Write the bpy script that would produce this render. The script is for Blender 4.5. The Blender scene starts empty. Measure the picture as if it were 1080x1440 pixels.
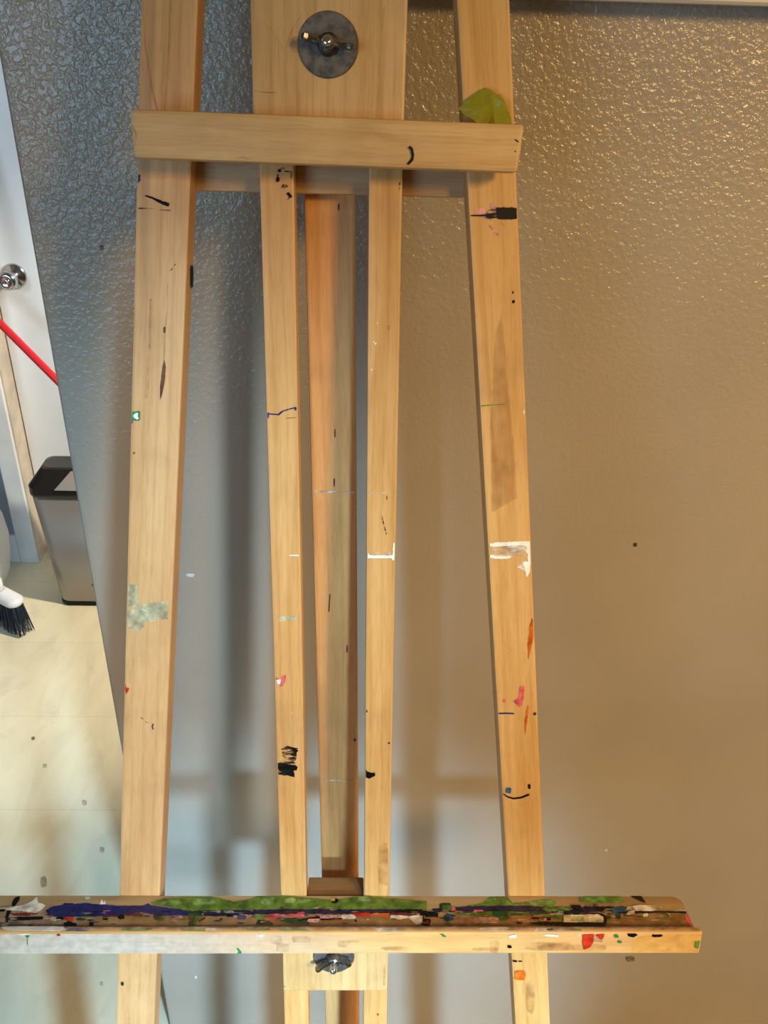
import bpy, bmesh, math, random
from math import radians, sin, cos, tan, pi
from mathutils import Vector, Matrix
from mathutils.geometry import tessellate_polygon
random.seed(7)
scn = bpy.context.scene
COL = scn.collection

# ------------------------------------------------------------------ camera
PITCH, YAW, ROLL, LEAN, F = radians(30.484), radians(1.982), radians(1.838), radians(11.633), 1211.8
H = 1.62
cw, sw, cp, sp = cos(YAW), sin(YAW), cos(PITCH), sin(PITCH)
FWD = Vector((sw*cp, cw*cp, -sp)); RT = Vector((cw, -sw, 0)); UP = RT.cross(FWD)
R_ = RT*cos(ROLL) + UP*sin(ROLL); U_ = -RT*sin(ROLL) + UP*cos(ROLL)
CAM = Vector((0, 0, H))
cd = bpy.data.cameras.new('camera'); cam = bpy.data.objects.new('camera', cd); COL.objects.link(cam)
m = Matrix((R_, U_, -FWD)).transposed().to_4x4(); m.translation = CAM
cam.matrix_world = m
cd.sensor_fit = 'VERTICAL'; cd.sensor_height = 36.0; cd.lens = 36.0*F/1440.0; cd.clip_start = .02
scn.camera = cam

def ray(x, y): return FWD + R_*((x-540)/F) + U_*((720-y)/F)
def hit(x, y, p, n):
    d = ray(x, y); t = (p-CAM).dot(n)/d.dot(n); return CAM + d*t
def atY(x, y, Y): return hit(x, y, Vector((0, Y, 0)), Vector((0, 1, 0)))
def atZ(x, y, Z): return hit(x, y, Vector((0, 0, Z)), Vector((0, 0, 1)))

# ------------------------------------------------------------------ materials
def srgb(c):
    r = []
    for v in c[:3]:
        v = v/255.0
        r.append(v/12.92 if v <= .04045 else ((v+.055)/1.055)**2.4)
    return (*r, 1)
def new_mat(name):
    mt = bpy.data.materials.new(name); mt.use_nodes = True
    nt = mt.node_tree; b = nt.nodes['Principled BSDF']; return mt, nt, b
def N(nt, t, **k):
    n = nt.nodes.new(t)
    for a, v in k.items():
        if a in n.inputs: n.inputs[a].default_value = v
        else: setattr(n, a, v)
    return n
def ramp(nt, src, stops):
    r = nt.nodes.new('ShaderNodeValToRGB'); e = r.color_ramp.elements
    while len(e) < len(stops): e.new(.5)
    for i, (p, c) in enumerate(stops): e[i].position = p; e[i].color = c
    nt.links.new(src, r.inputs[0]); return r
def mixc(nt, fac, a, b, mode='MIX'):
    n = nt.nodes.new('ShaderNodeMix'); n.data_type = 'RGBA'; n.blend_type = mode
    for s, v in ((0, fac), (6, a), (7, b)):
        if hasattr(v, 'links'): nt.links.new(v, n.inputs[s])
        else: n.inputs[s].default_value = v
    return n.outputs[2]
def coords(nt, scale, kind='Object', loc=(0, 0, 0)):
    t = nt.nodes.new('ShaderNodeTexCoord'); mp = nt.nodes.new('ShaderNodeMapping')
    mp.inputs['Scale'].default_value = scale; mp.inputs['Location'].default_value = loc
    nt.links.new(t.outputs[kind], mp.inputs[0]); return mp.outputs[0]
def noise(nt, vec, scale=1, detail=3, rough=.5, dist=0):
    n = N(nt, 'ShaderNodeTexNoise', Scale=scale, Detail=detail, Roughness=rough, Distortion=dist)
    nt.links.new(vec, n.inputs['Vector']); return n.outputs[0]
def bump(nt, b, src, strength, dist):
    n = N(nt, 'ShaderNodeBump', Strength=strength, Distance=dist)
    nt.links.new(src, n.inputs['Height']); nt.links.new(n.outputs[0], b.inputs['Normal']); return n

def wood(name, light, dark, off=0.0, axis=2, streak=None, dirt=None):
    mt, nt, b = new_mat(name)
    s = [11.0]*3; s[axis] = .9
    fx = [700.0]*3; fx[axis] = 40.0
    v = coords(nt, s, loc=(off, off*2.3, off*1.7)); vf = coords(nt, fx)
    n1 = noise(nt, v, 3.2, 3, .55, 1.4)
    n2 = noise(nt, vf, 1, 2, .6)
    wv = N(nt, 'ShaderNodeTexWave', Scale=2.6, Distortion=7.5, Detail=2.5); wv.inputs['Detail Scale'].default_value = .9
    wv.bands_direction = 'X'
    nt.links.new(v, wv.inputs['Vector'])
    c1 = ramp(nt, n1, [(.3, srgb(dark)), (.62, srgb(light))]).outputs[0]
    g = ramp(nt, wv.outputs[1], [(.0, (.78, .70, .62, 1)), (.16, (.93, .90, .87, 1)), (.5, (1, 1, 1, 1))]).outputs[0]
    c2 = mixc(nt, .36, c1, g, 'MULTIPLY')
    p = ramp(nt, n2, [(.36, (.84, .79, .72, 1)), (.52, (1, 1, 1, 1))]).outputs[0]
    c3 = mixc(nt, .55, c2, p, 'MULTIPLY')
    if streak:
        sx = [30.0]*3; sx[axis] = 2.2
        ns = noise(nt, coords(nt, sx, loc=(off*3, 1.3, off)), 1, 2)
        f = ramp(nt, ns, [(.62, (0, 0, 0, 1)), (.74, (1, 1, 1, 1))]).outputs[0]
        c3 = mixc(nt, f, c3, mixc(nt, .6, c3, srgb(streak)))
    # worn smudges
    nd = noise(nt, coords(nt, (9, 9, 9), loc=(off, 0, 3)), 1, 4, .6)
    f = ramp(nt, nd, [(.5, (0, 0, 0, 1)), (.8, (.5, .5, .5, 1))]).outputs[0]
    c3 = mixc(nt, f, c3, srgb(dirt or (150, 112, 70)))
    nt.links.new(c3, b.inputs['Base Color'])
    b.inputs['Roughness'].default_value = .42
    b.inputs['Specular IOR Level'].default_value = .4
    bump(nt, b, n2, .06, .0004)
    return mt

def paint(name, c, rough=.45, dry=None, bumpy=True, var=.12):
    mt, nt, b = new_mat(name)
    n = noise(nt, coords(nt, (110, 110, 110)), 1, 4)
    dk = tuple(v*(1-var*2) for v in c); lt = tuple(min(255, v*(1+var)+4) for v in c)
    cc = ramp(nt, n, [(.35, srgb(dk)), (.65, srgb(lt))]).outputs[0]
    nt.links.new(cc, b.inputs['Base Color']); b.inputs['Roughness'].default_value = rough; b.inputs['Specular IOR Level'].default_value = .25
    if bumpy: bump(nt, b, n, .22, .0006)
    if dry:
        sc, lo, hi = dry[:3]; a0, a1 = dry[3:] or (0, 1)
        nn = noise(nt, coords(nt, sc), 1, 3, .65)
        f = ramp(nt, nn, [(lo, (a0, a0, a0, 1)), (hi, (a1, a1, a1, 1))]).outputs[0]
        tr = nt.nodes.new('ShaderNodeBsdfTransparent'); mx = nt.nodes.new('ShaderNodeMixShader')
        nt.links.new(f, mx.inputs[0]); nt.links.new(tr.outputs[0], mx.inputs[1]); nt.links.new(b.outputs[0], mx.inputs[2])
        nt.links.new(mx.outputs[0], nt.nodes['Material Output'].inputs[0])
    return mt

def metal(name, c, rough, metallic=1.0, mottled=None, brushed=False):
    mt, nt, b = new_mat(name)
    b.inputs['Base Color'].default_value = srgb(c); b.inputs['Metallic'].default_value = metallic
    b.inputs['Roughness'].default_value = rough
    if mottled:
        n = noise(nt, coords(nt, (130, 130, 130)), 1, 4, .6)
        cc = ramp(nt, n, [(.38, srgb(mottled)), (.62, srgb(c))]).outputs[0]
        nt.links.new(cc, b.inputs['Base Color'])
        rr = ramp(nt, n, [(.3, (rough+.1,)*3+(1,)), (.7, (rough-.08,)*3+(1,))]).outputs[0]
        nt.links.new(rr, b.inputs['Roughness']); bump(nt, b, n, .25, .0005)
    if brushed:
        n = noise(nt, coords(nt, (8, 8, 500)), 1, 2)
        bump(nt, b, n, .05, .0005)
    return mt

def plain(name, c, rough=.5, spec=.5, var=0, vs=8):
    mt, nt, b = new_mat(name)
    b.inputs['Base Color'].default_value = srgb(c); b.inputs['Roughness'].default_value = rough
    b.inputs['Specular IOR Level'].default_value = spec
    n = noise(nt, coords(nt, (vs,)*3), 1, 4, .6)
    if var:
        cc = ramp(nt, n, [(.35, srgb(tuple(v*(1-var) for v in c))), (.62, srgb(c))]).outputs[0]
        nt.links.new(cc, b.inputs['Base Color'])
    return mt

def wall_paint(name, c, strength=1.0):
    mt, nt, b = new_mat(name)
    v = coords(nt, (1, 1, 1))
    big = noise(nt, v, 5, 3)
    cc = ramp(nt, big, [(.3, srgb(tuple(x*.95 for x in c))), (.7, srgb(c))]).outputs[0]
    nt.links.new(cc, b.inputs['Base Color'])
    b.inputs['Roughness'].default_value = .25; b.inputs['Specular IOR Level'].default_value = .55
    n1 = noise(nt, v, 190, 2, .5, .3)
    n2 = noise(nt, v, 420, 2, .5, .3)
    r1 = ramp(nt, n1, [(.38, (0, 0, 0, 1)), (.64, (1, 1, 1, 1))]).outputs[0]
    mx = mixc(nt, .3, r1, n2)
    # rolled texture is heavier toward the top of the wall
    sep = nt.nodes.new('ShaderNodeSeparateXYZ'); nt.links.new(coords(nt, (1, 1, 1)), sep.inputs[0])
    mr = N(nt, 'ShaderNodeMapRange'); nt.links.new(sep.outputs[2], mr.inputs[0])
    for i, vv in ((1, .92), (2, 1.5), (3, .10*strength), (4, .72*strength)): mr.inputs[i].default_value = vv
    bp = bump(nt, b, mx, .5, .0011); nt.links.new(mr.outputs[0], bp.inputs['Strength'])
    return mt

M = {}
M['leg_a'] = wood('maple_leg_left', (228, 180, 122), (212, 160, 100), 0.0, streak=(150, 108, 72))
M['leg_b'] = wood('maple_leg_right', (220, 172, 104), (202, 150, 80), 3.1)
M['rail_a'] = wood('maple_rail_left', (224, 172, 106), (206, 150, 82), 5.3)
M['rail_b'] = wood('maple_rail_right', (218, 170, 104), (200, 148, 80), 7.7)
M['plank'] = wood('maple_plank', (222, 182, 122), (206, 162, 100), 1.9)
M['bar'] = wood('maple_crossbar', (222, 182, 122), (206, 162, 102), 2.7, axis=0)
M['tray'] = wood('maple_tray', (184, 150, 100), (162, 128, 80), 4.4, axis=0, dirt=(120, 88, 55))
M['lip'] = wood('maple_lip', (230, 182, 112), (214, 160, 88), 6.4, axis=0)
M['block'] = wood('maple_block', (136, 96, 52), (112, 76, 38), 8.8, axis=0)  # darker maple: the shade between the rails is put into the colour
M['cross'] = wood('maple_crosspiece', (196, 162, 120), (176, 140, 100), 6.8, axis=0)
M['back'] = wood('maple_back_leg', (226, 168, 104), (204, 142, 80), 9.4)
M['tray2'] = paint('tan_paint', (150, 118, 76), .5)
M['black'] = paint('black_paint', (8, 7, 8), .4, var=0, bumpy=False)
M['ink'] = plain('marker_ink', (12, 10, 14), .6, .15)
M['inkdry'] = paint('dry_black_ink', (22, 18, 16), .6, dry=((90, 90, 420), .42, .58))
M['smudge'] = paint('brown_smudge', (150, 92, 42), .5, dry=((50, 50, 50), .35, .7, .0, .36), bumpy=False)
M['grain'] = paint('grain_shade', (170, 116, 60), .45, dry=((60, 60, 12), .3, .7, .1, .38), bumpy=False)
M['knot'] = paint('wood_knot', (108, 70, 40), .5, bumpy=False)
M['navy'] = paint('navy_paint', (38, 34, 84), .42)
M['purple'] = paint('dark_purple_paint', (44, 32, 56), .42, var=.2)
M['green'] = paint('leaf_green_paint', (94, 114, 34), .4, var=.12)
M['greend'] = paint('dry_green_paint', (100, 138, 52), .45, dry=((110, 110, 110), .32, .62, .3, 1), var=.12)
M['dgreen'] = paint('dark_green_paint', (34, 70, 36), .4, var=.15)
M['lgreen'] = paint('pale_green_paint', (150, 172, 92), .4, dry=((120, 120, 120), .3, .7, .2, .8))
M['mint'] = paint('mint_paint', (198, 204, 164), .5, dry=((500, 500, 300), .3, .7, .3, .8))
M['cream'] = paint('cream_paint', (222, 206, 178), .45)
M['creamd'] = paint('dry_cream_paint', (224, 210, 184), .45, dry=((60, 60, 420), .4, .6))
M['white'] = paint('white_paint', (250, 240, 218), .45, var=.03)
M['pink'] = paint('pink_paint', (228, 160, 150), .45, dry=((200, 200, 200), .28, .5))
M['coral'] = paint('coral_paint', (214, 92, 88), .45)
M['red'] = paint('red_paint', (196, 48, 24), .4)
M['dred'] = paint('dark_red_paint', (112, 36, 30), .45)
M['orange'] = paint('orange_paint', (222, 104, 24), .42, dry=((200, 200, 60), .25, .5))
M['blue'] = paint('teal_blue_paint', (48, 84, 112), .45)
M['ink_blue'] = paint('blue_ink', (36, 44, 96), .5, dry=((300, 300, 300), .3, .5))
M['ygreen'] = paint('mid_green_paint', (40, 130, 60), .4)
M['yellow'] = paint('yellow_wash', (250, 192, 92), .45, dry=((30, 160, 160), .2, .8, .25, .7), bumpy=False, var=.05)
M['wash'] = paint('white_wash', (226, 216, 194), .55, dry=((12, 120, 120), .2, .8, .7, 1), bumpy=False, var=.03)  # whitish dried paint plus the cool light at left, painted in as a fade
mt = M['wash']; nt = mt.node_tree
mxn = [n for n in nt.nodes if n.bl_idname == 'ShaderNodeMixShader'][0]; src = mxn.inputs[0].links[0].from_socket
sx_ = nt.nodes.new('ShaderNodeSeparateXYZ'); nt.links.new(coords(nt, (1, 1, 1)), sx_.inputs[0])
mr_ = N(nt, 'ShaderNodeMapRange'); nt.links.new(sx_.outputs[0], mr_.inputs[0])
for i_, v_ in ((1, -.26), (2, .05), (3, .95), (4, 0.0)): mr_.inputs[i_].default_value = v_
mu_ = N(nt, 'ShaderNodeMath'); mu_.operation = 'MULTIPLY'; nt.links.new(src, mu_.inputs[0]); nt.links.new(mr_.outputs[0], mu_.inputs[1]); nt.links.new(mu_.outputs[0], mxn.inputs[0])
M['pinkgrey'] = paint('pinkish_grey_wash', (190, 154, 122), .5, dry=((60, 160, 160), .25, .75, .15, .7))
M['washer'] = metal('dull_zinc', (128, 122, 114), .5, .6, mottled=(90, 86, 82))
M['nut'] = metal('zinc_wing_nut', (170, 166, 158), .3, 1, mottled=(110, 106, 100))
M['bolt'] = metal('bright_bolt', (225, 222, 212), .16)
M['wallp'] = wall_paint('greige_wall_paint', (172, 160, 142))

# ------------------------------------------------------------------ mesh helpers
def tag(o, label=None, cat=None, group=None, kind=None):
    for k, v in (('label', label), ('category', cat), ('group', group), ('kind', kind)):
        if v: o[k] = v
    return o
def link(name, bm, mats, parent=None, mat=None, smooth=False):
    me = bpy.data.meshes.new(name); bmesh.ops.recalc_face_normals(bm, faces=[f for f in bm.faces if not f.tag]) ; bm.to_mesh(me); bm.free()
    for q in (mats if isinstance(mats, (list, tuple)) else [mats]): me.materials.append(q)
    if smooth:
        for p in me.polygons: p.use_smooth = True
    o = bpy.data.objects.new(name, me); COL.objects.link(o)
    if parent: o.parent = parent
    if mat is not None:
        o.matrix_basis = mat
    return o
def empty(name, loc):
    o = bpy.data.objects.new(name, None); COL.objects.link(o); o.location = loc; o.empty_display_size = .05; return o
def bx(bm, x0, x1, y0, y1, z0, z1, bev=0.0, seg=2):
    r = bmesh.ops.create_cube(bm, size=1)
    vs = r['verts']
    for v in vs:
        v.co = Vector(((x0+x1)/2 + v.co.x*(x1-x0), (y0+y1)/2 + v.co.y*(y1-y0), (z0+z1)/2 + v.co.z*(z1-z0)))
    if bev:
        es = list({e for v in vs for e in v.link_edges})
        bmesh.ops.bevel(bm, geom=es, offset=bev, segments=seg, affect='EDGES', profile=.6)
def lathe(bm, prof, seg=32, axis='Z', org=(0, 0, 0)):
    rings = []
    for r, h in prof:
        ring = []
        for i in range(seg):
            a = 2*pi*i/seg
            c = (r*cos(a), r*sin(a), h) if axis == 'Z' else (r*cos(a), -h, r*sin(a))
            ring.append(bm.verts.new(Vector(c)+Vector(org)))
        rings.append(ring)
    for a, b in zip(rings, rings[1:]):
        for i in range(seg):
            bm.faces.new((a[i], a[(i+1) % seg], b[(i+1) % seg], b[i]))
    for ring in (rings[0], rings[-1]):
        try: bm.faces.new(ring)
        except Exception: pass
def tube(bm, p, q, r, seg=16, r2=None):
    p, q = Vector(p), Vector(q); d = (q-p).normalized(); u = d.orthogonal().normalized(); w = d.cross(u)
    r2 = r if r2 is None else r2
    A = [bm.verts.new(p+(u*cos(2*pi*i/seg)+w*sin(2*pi*i/seg))*r) for i in range(seg)]
    B = [bm.verts.new(q+(u*cos(2*pi*i/seg)+w*sin(2*pi*i/seg))*r2) for i in range(seg)]
    for i in range(seg): bm.faces.new((A[i], A[(i+1) % seg], B[(i+1) % seg], B[i]))
    bm.faces.new(A); bm.faces.new(B)

# paint marks: outlines in photo pixels, cast onto the real surface they were made on
LAYER = [0]
def rough_outline(pts, jit, step=5.0):
    out = []
    n = len(pts)
    for i in range(n):
        a, b = pts[i], pts[(i+1) % n]
        L = math.hypot(b[0]-a[0], b[1]-a[1]); k = max(1, int(L/step))
        for j in range(k):
            t = j/k
            out.append((a[0]+(b[0]-a[0])*t+random.uniform(-jit, jit), a[1]+(b[1]-a[1])*t+random.uniform(-jit, jit)))
    return out
def bbox(x0, x1, y0, y1, n=14, p=.6, jit=.1):
    o = []
    for i in range(n):
        a = 2*pi*i/n
        c, s = cos(a), sin(a)
        k = 1+random.uniform(-jit, jit)
        o.append(((x0+x1)/2+(x1-x0)/2*math.copysign(abs(c)**p, c)*k, (y0+y1)/2+(y1-y0)/2*math.copysign(abs(s)**p, s)*k))
    return o
def stroke(pts, w0, w1=None):
    w1 = w0 if w1 is None else w1
    L, R = [], []
    n = len(pts)
    for i, (x, y) in enumerate(pts):
        a = pts[max(0, i-1)]; b = pts[min(n-1, i+1)]
        dx, dy = b[0]-a[0], b[1]-a[1]; l = math.hypot(dx, dy) or 1
        w = (w0+(w1-w0)*i/(n-1))/2
        L.append((x-dy/l*w, y+dx/l*w)); R.append((x+dy/l*w, y-dx/l*w))
    return L+R[::-1]
def add_marks(bm, mats, marks, unproj, to_local, normal_local, clamp=None, mat_keys=None):
    """marks: (key, outline). unproj(px,py)->world ; polygons lie a fraction of a millimetre off the surface"""
    for key, pts in marks:
        LAYER[0] = (LAYER[0]+1) % 40
        off = .00012 + .00003*LAYER[0]
        if M[key] not in mats: mats.append(M[key])
        mi = mats.index(M[key])
        co = []
        for p in pts:
            c = to_local @ unproj(*p)
            if clamp:
                for ax, lo, hi in clamp: c[ax] = min(max(c[ax], lo), hi)
            co.append(c + normal_local*off)
        vs = [bm.verts.new(c) for c in co]
        for tri in tessellate_polygon([co]):
            try:
                f = bm.faces.new([vs[i] for i in tri])
                f.normal_update()
                if f.normal.dot(normal_local) < 0: f.normal_flip()
                f.material_index = mi; f.tag = True
            except Exception: pass

# ------------------------------------------------------------------ room
WY = .87        # face of the textured partition wall
EDGE = -.325    # its free vertical edge
FY = 2.40       # far wall
def struct(name, bm, mats, parent=None):
    o = link(name, bm, mats, parent); o['kind'] = 'structure'; return o

# partition wall with marks
bm = bmesh.new()
bx(bm, EDGE, 2.3, WY, WY+.12, 0, 2.8, .006, 3)
mats = [M['wallp']]
M['wallchip'] = plain('pale_chip', (205, 210, 210), .6)
M['wallspeck'] = plain('green_speck', (50, 70, 40), .5)
M['wallscuff'] = paint('wall_scuff', (110, 84, 60), .5, dry=((200, 200, 200), .35, .7), bumpy=False)
add_marks(bm, mats, [
    ('wallspeck', bbox(890, 896, 763, 769)), ('wallchip', bbox(262, 274, 806, 811, p=.9, jit=.25)),
    ('wallscuff', bbox(879, 893, 1344, 1352)), ('wallscuff', bbox(140, 146, 344, 352)),
    ('wallchip', bbox(851, 854, 1194, 1197)), ('wallspeck', bbox(129, 131, 821, 824)), ('wallchip', bbox(274, 277, 1372, 1376)),
], lambda x, y: atY(x, y, WY), Matrix.Identity(4), Vector((0, -1, 0)))
struct('wall_front', bm, mats)

# floor: square vinyl tiles
def floor_mat():
    mt, nt, b = new_mat('cream_vinyl_tile')
    v = coords(nt, (1, 1, 1), loc=(0, -.172, 0))
    br = N(nt, 'ShaderNodeTexBrick', Scale=1.0); br.offset = 0
    br.inputs['Mortar Size'].default_value = .0013; br.inputs['Brick Width'].default_value = 9.0; br.inputs['Row Height'].default_value = .301
    br.inputs['Color1'].default_value = (1, 1, 1, 1); br.inputs['Color2'].default_value = (.96, .96, .955, 1); br.inputs['Mortar'].default_value = (.84, .82, .76, 1)
    br.inputs['Mortar Smooth'].default_value = .6
    nt.links.new(v, br.inputs['Vector'])
    mot = noise(nt, coords(nt, (14, 5, 5)), 1, 5, .6, .8)
    c = ramp(nt, mot, [(.3, srgb((222, 206, 168))), (.65, srgb((236, 220, 182)))]).outputs[0]
    dirt = noise(nt, coords(nt, (5, 3, 3), loc=(2, 1, 0)), 1, 6, .7, .3)
    f = ramp(nt, dirt, [(.56, (0, 0, 0, 1)), (.78, (.55, .55, .55, 1))]).outputs[0]
    c = mixc(nt, f, c, srgb((172, 162, 136)))
    sp_ = noise(nt, coords(nt, (24, 20, 20), loc=(5, 5, 0)), 1, 2)
    f2 = ramp(nt, sp_, [(.76, (0, 0, 0, 1)), (.80, (.7, .7, .7, 1))]).outputs[0]
    c = mixc(nt, f2, c, srgb((120, 100, 82)))
    c = mixc(nt, 1.0, c, br.outputs[0], 'MULTIPLY')
    nt.links.new(c, b.inputs['Base Color']); b.inputs['Roughness'].default_value = .5
    return mt
bm = bmesh.new(); bx(bm, -2.6, 2.3, -2.6, 3.0, -.05, 0)
mats = [floor_mat()]
M['floorspot'] = plain('floor_spot', (120, 104, 84), .6)
M['floorscuff'] = paint('floor_scuff', (130, 104, 84), .6, dry=((60, 60, 60), .25, .7, .1, .55), bumpy=False)
add_marks(bm, mats, [('floorspot', bbox(44, 49, 1036, 1041)), ('floorscuff', bbox(57, 66, 1232, 1248)), ('floorscuff', bbox(115, 122, 1125, 1133)),
                     ('floorscuff', bbox(140, 147, 1191, 1199)), ('floorscuff', bbox(60, 66, 1074, 1080)), ('floorscuff', bbox(140, 145, 1380, 1386))],
          lambda x, y: atZ(x, y, 0), Matrix.Identity(4), Vector((0, 0, 1)))
struct('floor', bm, mats)

# far wall with door opening
M['farwall'] = plain('blue_grey_wall', (150, 160, 168), .55, var=.05, vs=3)
M['trim'] = plain('white_trim_paint', (226, 228, 226), .4, var=.04, vs=12)
M['jamb'] = plain('dirty_jamb_paint', (205, 190, 168), .45, var=.12, vs=14)  # tan tone has the shade of the door recess painted in
M['door'] = plain('white_door_paint', (236, 238, 238), .38, var=.03, vs=5)
DX0, DX1, DH, DREC = -1.05, -.17, 2.05, .075
bm = bmesh.new()
bx(bm, -2.6, DX0-.018, FY, FY+.14, 0, 2.8); bx(bm, DX1+.018, 2.3, FY, FY+.14, 0, 2.8); bx(bm, DX0-.018, DX1+.018, FY, FY+.14, DH+.018, 2.8)
struct('wall_back', bm, M['farwall'])
bm = bmesh.new()
bx(bm, DX0-.018, DX0, FY-.001, FY+.14, 0, DH+.018); bx(bm, DX1, DX1+.018, FY-.001, FY+.14, 0, DH+.018); bx(bm, DX0, DX1, FY-.001, FY+.14, DH, DH+.018)
struct('trim_1', bm, M['jamb'])
bm = bmesh.new()
bx(bm, DX0-.06, DX0-.004, FY-.014, FY, 0, DH+.06, .003); bx(bm, DX1+.004, DX1+.06, FY-.014, FY, 0, DH+.06, .003); bx(bm, DX0-.004, DX1+.004, FY-.014, FY, DH+.004, DH+.06, .003)
struct('trim_2', bm, M['trim'])
bm = bmesh.new(); bx(bm, -2.6, DX0-.061, FY-.013, FY, 0, .105, .004); struct('baseboard_back', bm, M['trim'])
bm = bmesh.new(); bx(bm, -2.6, -2.5, -2.6, FY, 0, 2.8); struct('wall_left', bm, M['farwall'])
bm = bmesh.new(); bx(bm, DX0+.003, DX1-.003, FY+DREC, FY+DREC+.04, .008, DH-.003, .002)
door = struct('door_1', bm, M['door'])
kc = atY(20, 388, FY+DREC)
M['chrome'] = metal('satin_chrome', (196, 202, 208), .2)
bm = bmesh.new()
lathe(bm, [(.0, 0), (.036, 0), (.036, .003), (.031, .008), (.016, .011), (.0125, .02), (.0125, .03), (.02, .036), (.0265, .046), (.0265, .056), (.021, .064), (.012, .0655), (.009, .063), (0, .063)], 36, 'Y')
kn = link('door_knob', bm, M['chrome'], door, Matrix.Translation((kc.x, FY+DREC, kc.z)), True)
tag(kn, 'satin chrome round door knob with rose')
bm = bmesh.new(); lathe(bm, [(0, .063), (.0045, .063), (.0045, .068), (0, .068)], 16, 'Y'); link('keyhole', bm, M['bolt'], kn)

# mounted board: only its lower edge shows at the top right
M['alu'] = metal('pale_grey_frame', (190, 188, 182), .45, .3)
M['boardw'] = plain('board_white', (236, 236, 232), .25)
z0 = atY(1080, 10, WY).z
root = empty('whiteboard', (.5, WY, z0))
tag(root, 'pale grey lower frame edge of a board mounted on the textured wall, top right', 'whiteboard')
T = Matrix.Translation((-.5, -WY, -z0))
def rel(name, bm, mt): bm.transform(T); return link(name, bm, mt, root)
bm = bmesh.new(); bx(bm, -.26, 1.45, WY-.02, WY-.001, z0+.03, z0+1.08); rel('writing_surface', bm, M['boardw'])
bm = bmesh.new()
bx(bm, -.28, 1.47, WY-.034, WY-.0005, z0, z0+.032, .003); bx(bm, -.28, 1.47, WY-.028, WY-.0005, z0+1.07, z0+1.1, .002)
bx(bm, -.28, -.25, WY-.028, WY-.0005, z0+.02, z0+1.1, .002); bx(bm, 1.44, 1.47, WY-.028, WY-.0005, z0+.02, z0+1.1, .002)
rel('frame', bm, M['alu'])

# ------------------------------------------------------------------ easel
LN = Vector((0, cos(LEAN), -sin(LEAN))); LZ = Vector((0, sin(LEAN), cos(LEAN)))
ORG = CAM + LN*.70
ZB = ORG.z/cos(LEAN)
base = ORG - LZ*ZB
easel = empty('easel', base)
easel.rotation_euler = (-LEAN, 0, 0)
tag(easel, 'tall paint-stained wooden artist easel leaning against the textured wall', 'easel')
EM = Matrix.Translation(base) @ Matrix.Rotation(-LEAN, 4, 'X'); EI = EM.inverted()
def eh(x, y, yl):       # pixel -> world point on the easel-parallel plane at depth yl
    return hit(x, y, ORG + LN*yl, LN)
def el(x, y, yl):       # the same in easel coordinates
    return EI @ eh(x, y, yl)
def board(name, xb, zb, xt, zt, w, y0, y1, mat, marks=(), bev=.0022, parent=None, side_marks=()):
    """board running from (xb,zb) to (xt,zt) in the easel plane; z measured from the sight line foot"""
    a = math.atan2(xt-xb, zt-zb); L = math.hypot(xt-xb, zt-zb)
    mw = Matrix.Translation((xb, 0, zb+ZB)) @ Matrix.Rotation(a, 4, 'Y')
    bm = bmesh.new(); bx(bm, -w/2, w/2, y0, y1, 0, L, bev)
    mats = [mat]
    inv = (EM @ mw).inverted()
    add_marks(bm, mats, marks, lambda x, y: eh(x, y, y0), inv, Vector((0, -1, 0)), clamp=[(0, -w/2+bev*.6, w/2-bev*.6)])
    for sx, mk in side_marks:     # marks on a side face (local x = sx*w/2)
        W = EM @ mw; n = (W.to_3x3() @ Vector((sx, 0, 0))).normalized(); p = W @ Vector((sx*w/2, 0, 0))
        add_marks(bm, mats, mk, lambda x, y: hit(x, y, p, n), inv, Vector((sx, 0, 0)), clamp=[(1, y0+bev, y1-bev)])
    return link(name, bm, mats, parent or easel, mw)
def lin(z, za, xa, zb_, xb_): return xa+(xb_-xa)*(z-za)/(zb_-za)
S = stroke; B = bbox
def RO(p, j=.6, st=4): return rough_outline(p, j, st)

TOPZ, BOTZ = .585, -ZB+.0065
legL = lambda z: lin(z, .15, -.13845, -.8, -.2284)
legR = lambda z: lin(z, .15, .0839, -.8, .1943)
marksL = [
    ('ink', RO(S([(204, 275), (214, 278), (226, 284), (238, 288)], 1.5, 5.5), .5, 3)), ('inkdry', S([(195, 293), (216, 294), (240, 296)], 2.4, 1)),
    ('ink_blue', B(189, 197, 244, 256, jit=.3)), ('inkdry', S([(239, 382), (247, 371)], 1.2)),
    ('knot', B(230, 233, 459, 468)), ('knot', RO([(231, 504), (233.5, 516), (232, 535), (228, 556), (225, 562), (225.5, 545), (228, 520)], .3)),
    ('smudge', S([(236, 398), (235, 440), (232, 470), (231, 504)], 2, 3)), ('smudge', S([(212, 420), (211, 480), (206, 560)], 3, 5)),
    ('smudge', S([(198, 0), (204, 60), (213, 120), (222, 158)], 2, 2.5)), ('smudge', S([(240, 0), (238, 60), (232, 158)], 3, 2)),
    ('ygreen', B(184.5, 198, 577, 592, jit=.2)), ('white', B(188, 195, 581, 589, jit=.3)), ('navy', B(183, 187, 590, 595)),
    ('mint', RO(B(180, 195, 820, 853, p=.25), .8)), ('mint', RO(B(179, 203, 855, 885, p=.3), .8)), ('mint', RO([(194, 850), (237, 844), (236, 870), (200, 874)], 1)),
    ('creamd', S([(184, 850), (200, 856), (214, 862)], 2)),
    ('red', RO([(174.5, 960), (177, 961), (178, 966), (182, 967), (181, 972), (178, 975), (174, 970)], .3)),
    ('inkdry', S([(199, 1008), (203, 1013), (209, 1016)], .8)), ('navy', S([(216, 1017), (214.5, 1021), (216, 1025)], 1.6)),
    ('knot', B(188, 190, 635, 638)), ('dgreen', B(170.5, 174.5, 1380, 1385)),
]
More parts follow.
